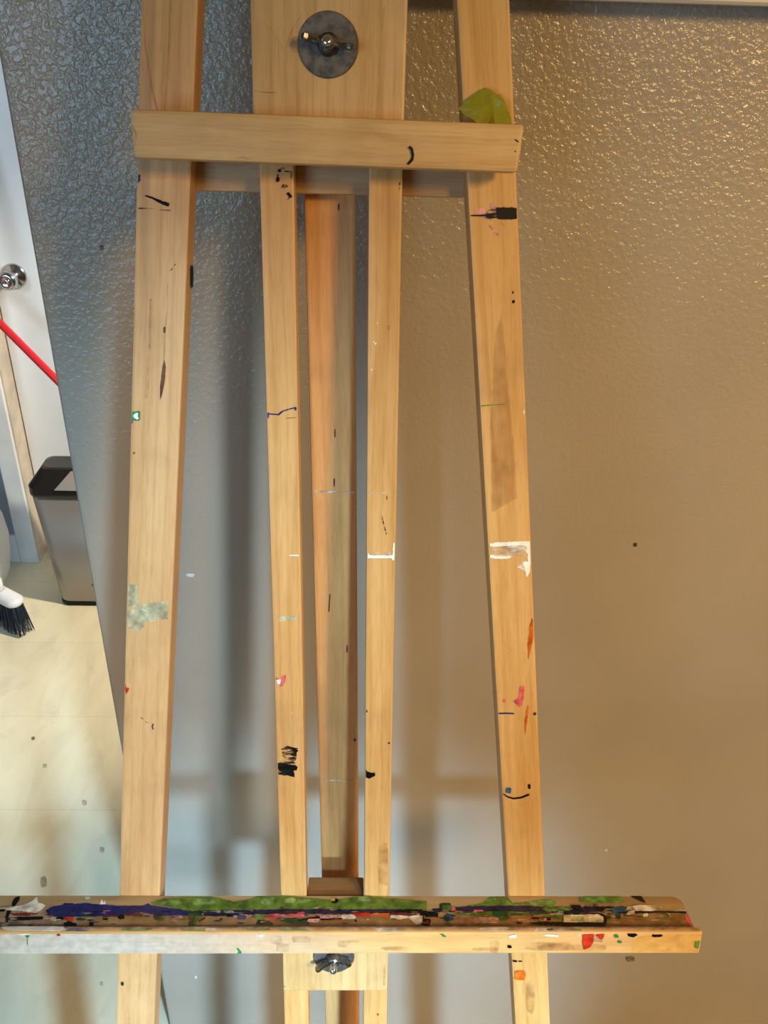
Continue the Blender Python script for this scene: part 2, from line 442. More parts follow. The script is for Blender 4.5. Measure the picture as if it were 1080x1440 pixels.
board('leg', legL(BOTZ), BOTZ, legL(TOPZ), TOPZ, .0404, 0, .029, M['leg_a'], marksL, side_marks=[(1, [('black', B(266.5, 270, 372, 404, p=.5))])])
marksR = [
    ('black', RO(B(697, 730, 291.5, 308.5, p=.3), .6)), ('inkdry', RO(B(683, 700, 294, 307, p=.4), .8)), ('inkdry', S([(661, 303), (675, 303), (690, 302)], 1.5, 3)),
    ('pink', RO([(669, 295), (676, 292), (683, 294), (687, 304), (691, 311), (684, 308), (674, 304)], .6)), ('pink', RO([(688, 287), (693, 284), (698, 291), (701, 304), (697, 306), (691, 298)], .6)),
    ('pink', S([(688, 317), (694, 324), (701, 331)], 2.5, 3)), ('pink', S([(704, 312), (711, 319)], 1.6)),
    ('ink', B(720, 724, 422, 426.5)), ('inkdry', B(720, 722.5, 409, 413)), ('ygreen', RO([(666, 444), (670, 441), (670, 448), (666.5, 453)], .3)),
    ('ygreen', RO(B(670.5, 674.5, 564, 578), .4)), ('greend', S([(674, 571), (690, 569.5), (710, 568)], 2, 1)), ('white', B(671, 674, 579, 582)), ('white', B(735.5, 738, 577, 582)),
    ('white', RO([(686, 764), (700, 762.5), (725, 761.5), (746, 761), (746.5, 790), (745, 805), (741, 811), (737, 800), (735, 790), (742, 789), (741, 778), (733, 771), (715, 768), (690, 768)], .7, 3)),
    ('white', RO([(686, 780), (700, 780.5), (720, 782), (716, 785), (700, 785.5), (687, 784)], .4, 3)), ('creamd', RO([(712, 771), (735, 771), (738, 783), (718, 777)], 1)), ('creamd', RO([(724, 793), (735, 789), (740, 806), (730, 799)], 1)),
    ('creamd', B(690, 742, 766, 783, p=.4)),
    ('orange', RO([(748, 868), (751, 872), (750, 895), (746, 915), (743, 928), (742, 905), (744, 885)], .4)),
    ('coral', RO([(731, 965), (737, 964), (737, 975), (734, 992), (730, 994), (724, 989), (722, 985), (729, 981)], .6)), ('coral', B(707, 711, 983, 987.5)),
    ('orange', RO([(742, 991), (743.5, 995), (741, 1015), (738.5, 1033), (738, 1010)], .3)), ('ink_blue', S([(700, 1003), (712, 1002.6), (723, 1003)], 2.2)), ('ink_blue', B(750, 754, 1001, 1005.5)),
    ('blue', B(711, 719, 1107, 1115)), ('ink', B(742.5, 746, 1102, 1109)), ('ink', S([(707, 1116), (714, 1120), (722, 1122.3), (733, 1121), (744, 1116.5)], 2, 2.6)),
    ('ink', S([(721, 1350.5), (727, 1351)], 2.5)), ('ink', S([(729, 1351), (734, 1351)], 1.5)), ('orange', RO(B(723.5, 738.5, 1364, 1378, p=.5), .6)), ('smudge', B(740, 752, 1378, 1425)),
    ('smudge', S([(720, 915), (706, 900)], 1)), ('grain', RO([(697, 470), (706, 440), (712, 520), (722, 620), (728, 700), (692, 720), (690, 600)], 1, 8)),
]
board('leg', legR(BOTZ), BOTZ, legR(TOPZ), TOPZ, .0380, 0, .029, M['leg_b'], marksR)
railL = lambda z: lin(z, .15, -.0663, -.8, -.0584)
railR = lambda z: lin(z, .15, .0158, -.8, .0259)
RB = -1.26
marks = [
    ('ink', B(391, 395, 238, 242)), ('ink', S([(395, 236.7), (400, 237)], 1)), ('ink', S([(400, 241), (407, 241.6)], 1.4)), ('ink', S([(390.5, 245), (390.7, 249)], 1.3)),
    ('ink', RO(B(388.5, 393, 249, 256), .4)), ('ink', S([(409, 241), (409.6, 251)], 1)), ('ink', S([(397, 264), (398, 259), (401, 264.5), (402, 259.5), (404.5, 263)], 1.8)),
    ('ink', RO([(403, 272), (406, 270), (409, 274), (411, 277), (404, 281), (407, 277)], .4)),
    ('navy', B(374.5, 378.5, 579, 588)), ('ink_blue', S([(378, 582), (386, 582.5), (392, 583)], 2)), ('navy', S([(391, 583.5), (397, 578.5)], 2.6)), ('ink_blue', S([(397, 578.5), (406, 575.5), (416, 573)], 2)), ('navy', B(414, 417, 572, 577)),
    ('inkdry', S([(402, 588), (417, 587)], 1)), ('white', S([(407, 781), (414, 780.6), (420, 781)], 1.2, 2)), ('mint', RO(B(392, 418, 866, 873, p=.5), .7)),
    ('coral', RO([(387, 951), (393, 955), (397, 950), (402, 949), (402, 956), (397, 966), (394, 965), (390, 960)], .5)), ('white', RO([(389, 956), (395, 955), (394, 962), (391, 962)], .2)),
    ('creamd', S([(410, 1002), (416, 1006)], 1.2)),
    ('inkdry', RO([(396, 1052), (405, 1048), (419, 1052), (418, 1058), (416, 1069), (404, 1068), (397, 1062)], 1)), ('black', S([(404, 1050), (412, 1052), (419, 1056)], 2, 3)),
    ('black', RO([(389, 1073), (400, 1072), (418, 1077), (417, 1082), (413, 1084), (415, 1092), (408, 1092), (398, 1086), (390, 1081)], 1)), ('inkdry', RO(B(390, 416, 1068, 1090, p=.5), 1)),
]
board('rail', railL(RB), RB, railL(.055), .055, .0262, 0, .022, M['rail_a'], marks, .002)
marks = [('white', B(524.5, 526.5, 480, 482)), ('white', B(527, 529, 482, 484.5)), ('white', B(517.5, 519, 493, 494.5)), ('white', B(514.5, 517, 500.5, 504)), ('white', B(521.5, 523.5, 518.5, 521)), ('white', B(530, 531.5, 453.5, 455)),
         ('ink_blue', S([(514, 574), (516, 578), (514, 583), (516, 588)], 1.4)), ('creamd', S([(512, 692), (522, 692.5), (532, 693), (546, 692)], 3, 1)),
         ('white', RO([(513, 777), (517, 777), (519, 780), (540, 781), (552, 780), (553, 764), (556, 763), (556.5, 787), (552, 788), (550, 784.5), (530, 784.5), (518, 784), (513, 785)], .4, 3)),
         ('creamd', RO([(520, 777), (550, 777), (552, 781), (520, 781)], .6)), ('inkdry', S([(544, 695), (544.5, 709)], 1.2)), ('inkdry', S([(537, 725), (540, 738), (544, 752)], 1.2)),
         ('smudge', B(544, 549, 457, 464)), ('black', RO([(512, 1065), (513.5, 1075), (516, 1084), (521, 1086), (528, 1086), (527, 1090), (519, 1094), (514, 1093), (512, 1082)], .6, 3)), ('inkdry', S([(512.5, 1042), (512.5, 1068)], 1.4)),
         ('ink_blue', B(513.5, 517, 997.5, 1001)), ('ink_blue', B(546, 548.5, 1043, 1045.5)), ('red', B(530.5, 533, 1424.5, 1427)), ('inkdry', S([(562.5, 250), (562, 266)], 1.4)), ('inkdry', S([(519, 240), (519.5, 248)], 1.2)),
         ('smudge', B(532, 547, 1185, 1245, p=.5))]
board('rail', railR(RB), RB, railR(.055), .055, .0258, 0, .022, M['rail_b'], marks, .002)
# sliding upper plank
pc = -.0262
marks = [('smudge', S([(362, 25), (380, 40), (394, 62), (400, 74), (404, 62), (412, 40), (425, 20)], 1.2)), ('smudge', B(409, 421, 52, 74)), ('inkdry', S([(358, 128), (372, 130), (395, 131)], .5)),
         ('smudge', S([(540, 10), (535, 80), (530, 165)], 1.2))]
board('sliding_plank', pc*.975, .045, pc*.975+.001, TOPZ-.03, .1095, -.018, 0, M['plank'], marks)
# upper crossbar
a = el(184, 187.5, -.038); b = el(735, 209, -.038)
ang = math.atan2(b.z-a.z, b.x-a.x); L = (b-a).length
mw = Matrix.Translation(((a.x+b.x)/2, 0, (a.z+b.z)/2)) @ Matrix.Rotation(-ang, 4, 'Y')
bm = bmesh.new(); bx(bm, -L/2, L/2, -.038, -.018, -.0159, .0159, .0028)
for v in bm.verts:
    if v.co.x > L/2-.01 and v.co.z < 0: v.co.x -= .0018
    if v.co.x < -L/2+.01 and v.co.z < 0: v.co.x += .0008
mats = [M['bar']]
add_marks(bm, mats, [('black', RO(S([(575, 206), (579, 211), (580.5, 218), (579, 225), (573.5, 231)], 3.6, 3.6), .3, 3)), ('ink', S([(724, 196), (729, 200)], 1.8)), ('ink', B(723.5, 725.5, 212, 214)),
                     ('smudge', S([(186, 176), (192, 190), (188, 205)], 2, 4)), ('smudge', S([(330, 224), (342, 221), (350, 224)], 1.5))],
          lambda x, y: eh(x, y, -.038), (EM @ mw).inverted(), Vector((0, -1, 0)))
link('crossbar', bm, mats, easel, mw)
# crosspieces between the legs, behind the rails
for zc, h in ((.0410, .049), (-1.225, .06), (.52, .05)):
    xl = legL(zc)+.0205; xr = legR(zc)-.0195
    bm = bmesh.new(); bx(bm, xl-.004, xr+.004, .0222, .0405, zc-h/2+ZB, zc+h/2+ZB, .0022)
    link('crosspiece', bm, M['cross'] if zc < .3 and zc > 0 else M['bar'], easel)
# folded back leg
t = el(463.5, 273, .043); q = el(481.5, 1440, .088)
d = (q-t).normalized()
zax = -d; xax = Vector((0, 1, 0)).cross(zax).normalized()*1; yax = zax.cross(xax)
t0 = t + zax*.012
mw = Matrix((xax, yax, zax)).transposed().to_4x4(); mw.translation = t0 - Vector((0, .0, 0))
bm = bmesh.new(); LB = 1.50; bx(bm, -.0205, .0205, 0, .026, -LB, 0, .0022)
mats = [M['back']]
pw = EM @ t0; nw = (EM @ mw).to_3x3() @ Vector((0, 1, 0))
add_marks(bm, mats, [('knot', B(475, 477.5, 286, 296)), ('knot', B(470, 472, 603, 615)), ('knot', B(469, 471, 672, 684)), ('knot', S([(464, 835), (462.5, 860)], 2)), ('knot', B(487, 489, 907, 918)), ('knot', B(497, 502, 1038, 1042)),
                     ('creamd', S([(446, 1097), (500, 1097)], 1.5)), ('creamd', S([(441, 691), (499, 692)], 3))],
          lambda x, y: hit(x, y, pw, nw), (EM @ mw).inverted(), Vector((0, -1, 0)), clamp=[(0, -.0185, .0185)])
link('back_leg', bm, mats, easel, mw)

# tray ledge
ZS = -.6500
TX0, TX1 = -.3735, .3345
SHF = -.0482
def rel_e(v): return Vector(v)
bm = bmesh.new()
# shelf outline with a rounded rear right corner
out = [(TX0, SHF), (TX1, SHF), (TX1, -.012)] + [(TX1-.010+.010*cos(k*pi/10), -.0105+.010*sin(k*pi/10)) for k in range(1, 6)] + [(TX0+.01, -.0005), (TX0, -.0105)]
lo = [bm.verts.new((x, y, ZS-.016+ZB)) for x, y in out]; hi = [bm.verts.new((x, y, ZS+ZB)) for x, y in out]
bm.faces.new(lo[::-1]); bm.faces.new(hi)
for i in range(len(out)): bm.faces.new((lo[i], lo[(i+1) % len(out)], hi[(i+1) % len(out)], hi[i]))
mats = [M['tray']]
PSH = EM @ Vector((0, 0, ZS+ZB)); NSH = EM.to_3x3() @ Vector((0, 0, 1))
def mk(x0, lst, s=5.4, j=.5):
    o = []
    for key, p in lst:
        if isinstance(p, tuple): q = bbox(p[0], p[1], p[2], p[3], n=18, p=.5, jit=.13)
        else: q = p
        q = [(x0+x/s, 1245+y/s) for x, y in q]
        o.append((key, rough_outline(q, j, 3)))
    return o
sm = []
sm += [('pinkgrey', RO([(0, 1275), (80, 1272), (90, 1300), (0, 1303)], .6)), ('pinkgrey', RO([(640, 1286), (720, 1286), (720, 1301), (640, 1301)], .6)), ('smudge', RO([(500, 1290), (960, 1290), (965, 1303), (500, 1303)], .6)), ('smudge', RO([(90, 1288), (500, 1288), (500, 1303), (90, 1303)], .6))]
sm += mk(200, [('green', [(60, 135), (170, 105), (350, 95), (520, 90), (700, 130), (830, 110), (870, 85), (1080, 80), (1460, 120), (1600, 95), (1720, 85), (2160, 128), (2160, 185), (1080, 185), (300, 195), (200, 165), (90, 155)]),
               ('lgreen', (140, 300, 120, 150)), ('lgreen', (380, 560, 105, 150)), ('lgreen', (900, 1000, 95, 150))])
sm += mk(0, [('navy', [(345, 195), (400, 165), (480, 152), (520, 152), (650, 140), (760, 152), (940, 160), (1080, 160), (1130, 145), (1160, 160), (1350, 185), (1430, 200), (1430, 228), (1200, 235), (1080, 205), (960, 230), (800, 240), (600, 242), (430, 240), (365, 222)]),
             ('cream', [(0, 175), (100, 168), (215, 140), (282, 92), (290, 130), (350, 155), (330, 180), (270, 215), (200, 203), (90, 195), (0, 190)]),
             ('black', [(88, 165), (92, 130), (120, 95), (152, 90), (145, 125), (115, 158)]), ('black', [(55, 200), (90, 195), (60, 250), (65, 300), (45, 300), (45, 240)]), ('black', [(60, 255), (150, 245), (330, 243), (325, 262), (200, 272), (60, 272)]),
             ('dred', (90, 235, 216, 236)), ('cream', (15, 62, 288, 316)), ('black', (-30, 40, 185, 205)), ('pinkgrey', (60, 450, 270, 315)),
             ('black', (428, 485, 246, 268)), ('red', (503, 560, 243, 280)), ('black', [(480, 290), (530, 282), (580, 295), (585, 315), (490, 315)]), ('cream', (385, 430, 250, 275)),
             ('dgreen', (580, 650, 255, 272)), ('lgreen', (620, 740, 245, 262)), ('dred', (790, 900, 232, 246)), ('black', (895, 950, 232, 265)), ('black', (680, 710, 285, 315)), ('black', (780, 820, 258, 270)), ('dred', (950, 1080, 225, 240)),
             ('cream', (645, 685, 85, 105)), ('white', [(755, 145), (775, 108), (785, 135), (798, 120), (800, 143)]), ('purple', (480, 560, 135, 160)), ('creamd', (660, 740, 165, 230)),
             ])
sm += mk(200, [('purple', [(150, 185), (350, 205), (480, 190), (700, 190), (840, 178), (1080, 180), (1600, 172), (2130, 180), (2130, 215), (1700, 222), (1080, 218), (840, 222), (700, 238), (500, 235), (200, 230)]),
               ('dgreen', [(350, 200), (440, 190), (430, 235), (400, 300), (350, 310)]), ('greend', [(400, 240), (480, 225), (440, 270), (390, 300)]), ('pink', [(228, 272), (240, 245), (290, 230), (318, 238), (300, 260), (260, 280)]), ('dgreen', (85, 170, 218, 262)), ('greend', (110, 170, 230, 275)),
               ('cream', (715, 832, 163, 187)), ('pink', (690, 835, 222, 252)), ('blue', (722, 788, 225, 262)), ('dgreen', [(865, 300), (880, 265), (940, 265), (1000, 290), (990, 305)]), ('coral', (935, 1060, 222, 272)), ('pink', (1030, 1120, 225, 260)), ('greend', (830, 950, 225, 250)),
               ('dred', [(430, 270), (490, 240), (470, 265), (430, 285)]), ('black', (590, 610, 252, 265)), ('black', (640, 690, 225, 245)), ('creamd', (560, 700, 195, 215))])
sm += mk(400, [('dgreen', [(-60, 255), (0, 250), (80, 250), (130, 265), (200, 270), (190, 298), (60, 295), (-20, 280)]), ('black', [(95, 268), (180, 250), (265, 238), (270, 250), (190, 265), (110, 276)]), ('black', [(270, 258), (350, 258), (430, 252), (430, 262), (350, 268), (270, 268)]),
               ('pink', (180, 275, 258, 285)), ('red', (505, 655, 215, 242)), ('orange', [(640, 225), (700, 215), (800, 218), (790, 250), (765, 258), (740, 240)]), ('creamd', (430, 540, 225, 262)), ('cream', (795, 945, 232, 262)), ('cream', [(930, 245), (1000, 228), (1050, 235), (1045, 290), (1000, 305), (960, 270)]),
               ('black', [(840, 205), (1000, 195), (1080, 200), (1080, 225), (900, 225), (820, 215)]), ('coral', (0, 160, 222, 250)), ('black', (360, 410, 108, 142)), ('yellow', (355, 385, 100, 125)), ('lgreen', (0, 80, 100, 140)), ('lgreen', (100, 200, 110, 138)), ('lgreen', (560, 650, 90, 130)), ('dred', (800, 960, 215, 235)),
               ('black', (535, 550, 270, 285)), ('pink', (270, 430, 235, 258)), ('lgreen', (720, 930, 160, 178))])
sm += mk(600, [('greend', [(290, 160), (420, 130), (480, 85), (540, 78), (620, 90), (650, 132), (720, 130), (800, 115), (950, 103), (985, 135), (970, 155), (600, 165)]), ('green', [(360, 155), (430, 130), (520, 110), (600, 120), (600, 160)]), ('lgreen', (780, 960, 115, 152)),
               ('purple', [(40, 180), (215, 165), (340, 158), (600, 155), (1080, 165), (1420, 160), (1420, 195), (1080, 215), (800, 210), (600, 195), (400, 200), (215, 205), (60, 205)]),
               ('black', [(-30, 210), (40, 200), (90, 210), (85, 245), (40, 240), (0, 250)]), ('black', [(-50, 200), (-30, 200), (-20, 250), (20, 255), (35, 275), (20, 308), (-30, 308), (-50, 280)]), ('dred', (-5, 20, 265, 290)),
               ('dgreen', (100, 190, 135, 185)), ('green', (120, 185, 150, 200)), ('blue', [(130, 235), (160, 215), (200, 225), (208, 262), (160, 280), (132, 270)]), ('coral', (190, 220, 170, 200)), ('coral', (355, 432, 188, 207)), ('coral', (245, 290, 195, 210)),
               ('green', [(200, 218), (300, 206), (540, 200), (780, 205), (790, 228), (640, 235), (605, 270), (545, 275), (540, 245), (380, 240), (280, 232)]), ('dgreen', (500, 620, 195, 240)),
               ('pink', (350, 545, 245, 290)), ('pinkgrey', (340, 540, 250, 295)), ('smudge', (240, 320, 260, 310)), ('black', [(680, 282), (730, 285), (730, 292), (680, 292)]), ('black', [(770, 292), (860, 280), (1100, 282), (1100, 305), (900, 302), (790, 300)]),
               ('green', [(880, 240), (1000, 228), (1150, 225), (1150, 265), (1000, 258), (900, 252)]), ('black', [(800, 245), (940, 250), (940, 270), (860, 265), (800, 258)]), ('pink', (850, 910, 255, 275)), ('dgreen', (780, 930, 200, 225)), ('creamd', (930, 1040, 195, 230)), ('greend', (880, 1100, 170, 200))])
sm += mk(800, [('greend', (90, 420, 80, 140)), ('green', (280, 390, 88, 125)), ('black', [(458, 80), (545, 80), (585, 138), (545, 130), (500, 105)]), ('inkdry', (0, 360, 152, 198)), ('blue', [(320, 180), (420, 165), (470, 185), (400, 210), (390, 240), (340, 225)]),
               ('black', [(-40, 222), (200, 215), (262, 220), (290, 250), (285, 300), (262, 315), (-60, 310), (-60, 290), (-40, 285)]), ('cream', [(-40, 230), (225, 226), (262, 245), (262, 285), (-40, 288)]), ('lgreen', (20, 120, 240, 280)),
               ('dgreen', (290, 322, 238, 264)), ('dgreen', (358, 392, 235, 262)), ('creamd', (430, 700, 160, 200)), ('black', [(360, 210), (500, 205), (700, 205), (895, 205), (890, 222), (700, 215), (500, 222), (380, 220)]),
               ('cream', [(430, 232), (450, 205), (495, 198), (500, 222), (460, 235)]), ('white', (565, 600, 205, 238)), ('creamd', (670, 720, 185, 225)), ('cream', [(745, 205), (765, 200), (782, 245), (765, 248)]), ('lgreen', (690, 760, 215, 245)), ('creamd', (760, 890, 185, 208)),
               ('coral', [(880, 235), (900, 225), (945, 310), (900, 315), (890, 280)]), ('smudge', (500, 880, 225, 300)), ('pink', (505, 530, 228, 255))])
rs = random.Random(11)
for k in range(230):
    x_ = rs.uniform(0, 940); row = rs.random()
    y_ = rs.gauss(1284, 3.2) if row < .6 else rs.uniform(1286, 1302)
    y_ = min(max(y_, 1272), 1302)
    l_ = rs.uniform(3, 16); kk = rs.choice(['purple', 'black', 'black', 'dgreen', 'green', 'cream', 'pinkgrey', 'dred', 'navy', 'lgreen', 'coral', 'tray2', 'creamd', 'tray2'])
    h_ = rs.uniform(.6, 2.0)
    sm.append((kk, rough_outline(bbox(x_-l_/2, x_+l_/2, y_-h_/2, y_+h_/2, n=10, p=.8, jit=.3), .3, 3)))
add_marks(bm, mats, sm, lambda x, y: hit(x, y, PSH, NSH), EI, Vector((0, 0, 1)), clamp=[(0, TX0+.001, TX1-.001), (1, SHF, -.0008)])
tray = link('tray_shelf', bm, mats, easel)
tag(tray, 'tray shelf caked with green, navy and black dried paint')
LF, LT, LBm = -.0545, -.6428, -.6690
LX1 = .3370
bm = bmesh.new(); bx(bm, TX0-.002, LX1, LF, SHF, LBm+ZB, LT+ZB, .0018)
mats = [M['lip']]
PT = EM @ Vector((0, 0, LT+ZB)); PF = ORG + LN*LF
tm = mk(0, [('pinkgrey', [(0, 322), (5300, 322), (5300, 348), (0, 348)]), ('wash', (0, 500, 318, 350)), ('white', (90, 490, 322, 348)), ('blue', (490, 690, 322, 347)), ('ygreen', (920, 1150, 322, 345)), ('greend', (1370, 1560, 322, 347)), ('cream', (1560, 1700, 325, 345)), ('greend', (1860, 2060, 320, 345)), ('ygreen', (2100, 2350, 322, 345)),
            ('cream', (2850, 3040, 325, 350)), ('greend', (3480, 3640, 320, 330)), ('cream', (3640, 3900, 322, 345)), ('cream', (4050, 4330, 325, 350)), ('dgreen', (4150, 4200, 330, 345)), ('greend', (4320, 4420, 325, 348)), ('inkdry', (5020, 5150, 322, 342)), ('lgreen', (5250, 5320, 325, 352))], j=.3)
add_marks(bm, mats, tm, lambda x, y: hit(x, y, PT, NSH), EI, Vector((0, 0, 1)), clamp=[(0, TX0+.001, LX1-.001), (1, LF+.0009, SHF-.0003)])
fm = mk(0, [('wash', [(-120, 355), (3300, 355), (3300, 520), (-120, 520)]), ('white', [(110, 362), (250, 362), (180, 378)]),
            ('ygreen', [(188, 375), (228, 372), (222, 390), (210, 400)]), ('greend', S([(208, 400), (210, 450)], 8)), ('red', (433, 459, 362, 382)),
            ('white', [(1940, 362), (1955, 375), (2000, 370), (2020, 345), (1990, 385), (1960, 380)]), ('ygreen', [(1795, 472), (1815, 475), (1835, 500), (1832, 520), (1800, 520), (1810, 500)]),
            ('smudge', (2050, 2140, 375, 440)), ('smudge', (2100, 2200, 440, 505)), ('smudge', (2220, 2360, 380, 435)), ('smudge', (2560, 2740, 415, 465)), ('smudge', (2900, 3150, 460, 490)), ('smudge', (3580, 3780, 468, 492)), ('smudge', (3980, 4360, 425, 495)), ('smudge', (4100, 4600, 440, 490)), ('smudge', (3720, 3790, 410, 510)),
            ('ygreen', [(3330, 345), (3350, 350), (3392, 385), (3360, 385)]), ('white', [(3860, 375), (3920, 368), (3920, 392), (3870, 395)]), ('white', [(4130, 362), (4240, 372), (4240, 385), (4140, 378)]), ('white', [(4370, 362), (4400, 362), (4410, 378)]), ('black', (3852, 3885, 450, 470)),
            ('red', [(4425, 370), (4510, 365), (4505, 420), (4480, 465), (4430, 478), (4422, 430)]), ('red', [(4525, 368), (4590, 362), (4580, 395), (4560, 408), (4540, 390)]), ('ygreen', (4662, 4695, 368, 392)), ('ygreen', (4692, 4720, 414, 432)), ('pinkgrey', (4510, 4580, 370, 430)),
            ('yellow', [(4820, 400), (4900, 380), (5330, 370), (5330, 505), (4800, 505), (4790, 450)]), ('black', [(4755, 345), (4790, 352), (4830, 350), (4845, 378), (4810, 395), (4770, 385)]), ('black', (4945, 5030, 372, 392)), ('greend', (5270, 5330, 420, 480)), ('creamd', (2800, 3060, 350, 368))], j=.3)
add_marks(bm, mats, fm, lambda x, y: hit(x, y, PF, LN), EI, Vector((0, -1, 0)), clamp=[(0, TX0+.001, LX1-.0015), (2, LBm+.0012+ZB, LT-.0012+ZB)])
lip = link('tray_lip', bm, mats, tray)
tag(lip, 'front lip of the tray, whitish at left and golden at right')
# clamp blocks of the tray
bm = bmesh.new(); bx(bm, railL(-.66)+.0135, railR(-.66)-.0133, 0.0, .030, -.700+ZB, -.6535+ZB, .0015)
link('clamp_block', bm, M['block'], easel)
cx = -.0165
bm = bmesh.new(); bx(bm, cx-.0537, cx+.0537, -.0165, -.0003, -.7575+ZB, -.6662+ZB, .0018)
mats = [M['plank']]
add_marks(bm, mats, [('smudge', S([(541, 1358), (540, 1385)], 3)), ('inkdry', B(399, 401.5, 1386, 1389))], lambda x, y: eh(x, y, -.0165), EI, Vector((0, -1, 0)))
link('front_plate', bm, mats, easel)

def wing_bolt(c, y0, r, ang, blen, tilt=0):
    mw = Matrix.Translation((c.x, y0, c.z)) @ Matrix.Rotation(ang, 4, 'Y')
    bm = bmesh.new()
    lathe(bm, [(0.0, .0), (r, 0), (r, .0012), (r-.0006, .0018), (.004, .0018), (0, .0018)], 56, 'Y')
    w = link('washer', bm, M['washer'], easel, mw)
    bm = bmesh.new()
    lathe(bm, [(.0, .0018), (.0078, .0018), (.0078, .003), (.0066, .005), (.0056, .0105), (.0046, .0112), (0, .0112)], 28, 'Y')
    for s in (-1, 1):
        prof = [(.0045, .0022), (.0085, .003), (.0128, .0062), (.0170, .0092), (.0186, .0118), (.0183, .0150), (.0163, .0168), (.0135, .0160), (.0105, .0125), (.0075, .0100), (.0045, .0098)]
        A = [bm.verts.new((s*x, -h, -.0017)) for x, h in prof]; Bv = [bm.verts.new((s*x, -h, .0017)) for x, h in prof]
        f1 = bm.faces.new(A); f2 = bm.faces.new(Bv[::-1])
        es = list(f1.edges)+list(f2.edges)
        n = len(prof)
        for i in range(n): bm.faces.new((A[i], A[(i+1) % n], Bv[(i+1) % n], Bv[i]))
        bmesh.ops.bevel(bm, geom=es, offset=.0006, segments=2, affect='EDGES')
    nut = link('wing_nut', bm, M['nut'], w, None, False)
    bm = bmesh.new()
    pr = [(0, .002)]; h = .0095
    while h < blen-.0012:
        pr += [(.0038, h), (.0033, h+.0005)]; h += .001
    pr += [(.0037, blen-.001), (.0028, blen), (0, blen+.0002)]
    lathe(bm, pr, 24, 'Y')
    link('bolt', bm, M['bolt'], w, None, True)
wing_bolt(el(461.5, 63.5, -.018), -.018, .0213, radians(10), .0185)
wing_bolt(el(469.5, 1344, -.0165), -.0165, .0208, radians(-12), .0205)

# ------------------------------------------------------------------ crumpled tissue scrap tucked behind the crossbar
mt, nt, b = new_mat('yellow_green_tissue')
n = noise(nt, coords(nt, (40, 40, 40)), 1, 4, .6)
nt.links.new(ramp(nt, n, [(.3, srgb((150, 152, 30))), (.7, srgb((178, 182, 62)))]).outputs[0], b.inputs['Base Color'])
b.inputs['Roughness'].default_value = .4; b.inputs['Transmission Weight'].default_value = 0
tl = nt.nodes.new('ShaderNodeBsdfTranslucent'); tl.inputs[0].default_value = srgb((190, 194, 60)); mx = nt.nodes.new('ShaderNodeMixShader'); mx.inputs[0].default_value = .3
nt.links.new(b.outputs[0], mx.inputs[1]); nt.links.new(tl.outputs[0], mx.inputs[2]); nt.links.new(mx.outputs[0], nt.nodes['Material Output'].inputs[0])
bm = bmesh.new()
tp = {  # pixel -> depth in front of the leg
 'a': (645, 152, -.010), 'b': (661, 137, -.009), 'c': (680, 123, -.004), 'd': (689, 125.5, -.006), 'e': (703, 132, -.004), 'f': (712, 146, -.009), 'g': (719, 168, -.005), 'h': (719, 184, -.003),
 'i': (697, 185, -.013), 'j': (680, 184, -.004), 'k': (672, 176, -.012), 'l': (666, 168, -.014), 'm': (653, 162, -.012), 'n': (683, 155, -.015), 'o': (692, 133, -.010), 'p': (694, 158, -.007), 'q': (700, 133.5, -.0055), 'r': (697, 138, -.008)}
V = {k: bm.verts.new(el(x, y, d_)) for k, (x, y, d_) in tp.items()}
for f in ('abn', 'amn', 'bcn', 'con', 'cdo', 'mln', 'lkn', 'knj', 'npj', 'onp', 'jpi', 'pig', 'igh', 'orp', 'rfp', 'fgp', 'doq', 'oqr', 'qer', 'erf'):
    try: bm.faces.new([V[c] for c in f])
    except Exception: pass
bmesh.ops.subdivide_edges(bm, edges=bm.edges[:], cuts=3, use_grid_fill=True)
for v in bm.verts: v.co += Vector((random.uniform(-1, 1)*.0001, random.uniform(-1, 1)*.00028, random.uniform(-1, 1)*.0001))
bm.transform(EM)
c0 = eh(690, 160, -.008); bm.transform(Matrix.Translation(-c0))
o = link('tissue_scrap', bm, mt, None, Matrix.Translation(c0))
tag(o, 'crumpled yellow-green tissue scrap tucked behind the right end of the upper crossbar', 'paper')

# ------------------------------------------------------------------ trash can
M['steel'] = metal('brushed_steel', (160, 153, 144), .4, .55, brushed=True)
M['dome'] = metal('dark_glossy_lid', (58, 54, 52), .15, .6)
f0 = atZ(90, 853, 0)
cxn, cyn = -.775, 2.155+.066
can = empty('trash_can', (cxn, cyn, 0))
tag(can, 'slim brushed steel trash can with dark angled lid beside the white door', 'trash can')
def rrect(hx, hy, r, z, n=6):
    o = []
    for sx, sy, a0 in ((1, 1, 0), (-1, 1, 90), (-1, -1, 180), (1, -1, 270)):
        for i in range(n+1):
            a = radians(a0+90*i/n); o.append((sx*(hx-r)+r*cos(a), sy*(hy-r)+r*sin(a), z))
    return o
def loft(bm, rings, cap=True):
    R = [[bm.verts.new(c) for c in r] for r in rings]; n = len(R[0])
    for a, b2 in zip(R, R[1:]):
        for i in range(n): bm.faces.new((a[i], a[(i+1) % n], b2[(i+1) % n], b2[i]))
    if cap: bm.faces.new(R[0][::-1]); bm.faces.new(R[-1])
zt = .395
bm = bmesh.new(); loft(bm, [rrect(.135, .064, .03, .012), rrect(.137, .066, .03, .02), rrect(.160, .078, .032, zt)]); o = link('body', bm, M['steel'], can, None, True)
bm = bmesh.new(); loft(bm, [rrect(.136, .065, .03, 0), rrect(.138, .067, .03, .004), rrect(.138, .067, .03, .014)]); link('base_ring', bm, M['black'], can)
bm = bmesh.new(); loft(bm, [rrect(.163, .081, .033, zt-.004), rrect(.164, .082, .033, zt+.002), rrect(.164, .080, .033, zt+.022), rrect(.130, .042, .022, zt+.066), rrect(.122, .034, .02, zt+.068)])
lid = link('lid', bm, M['dome'], can)
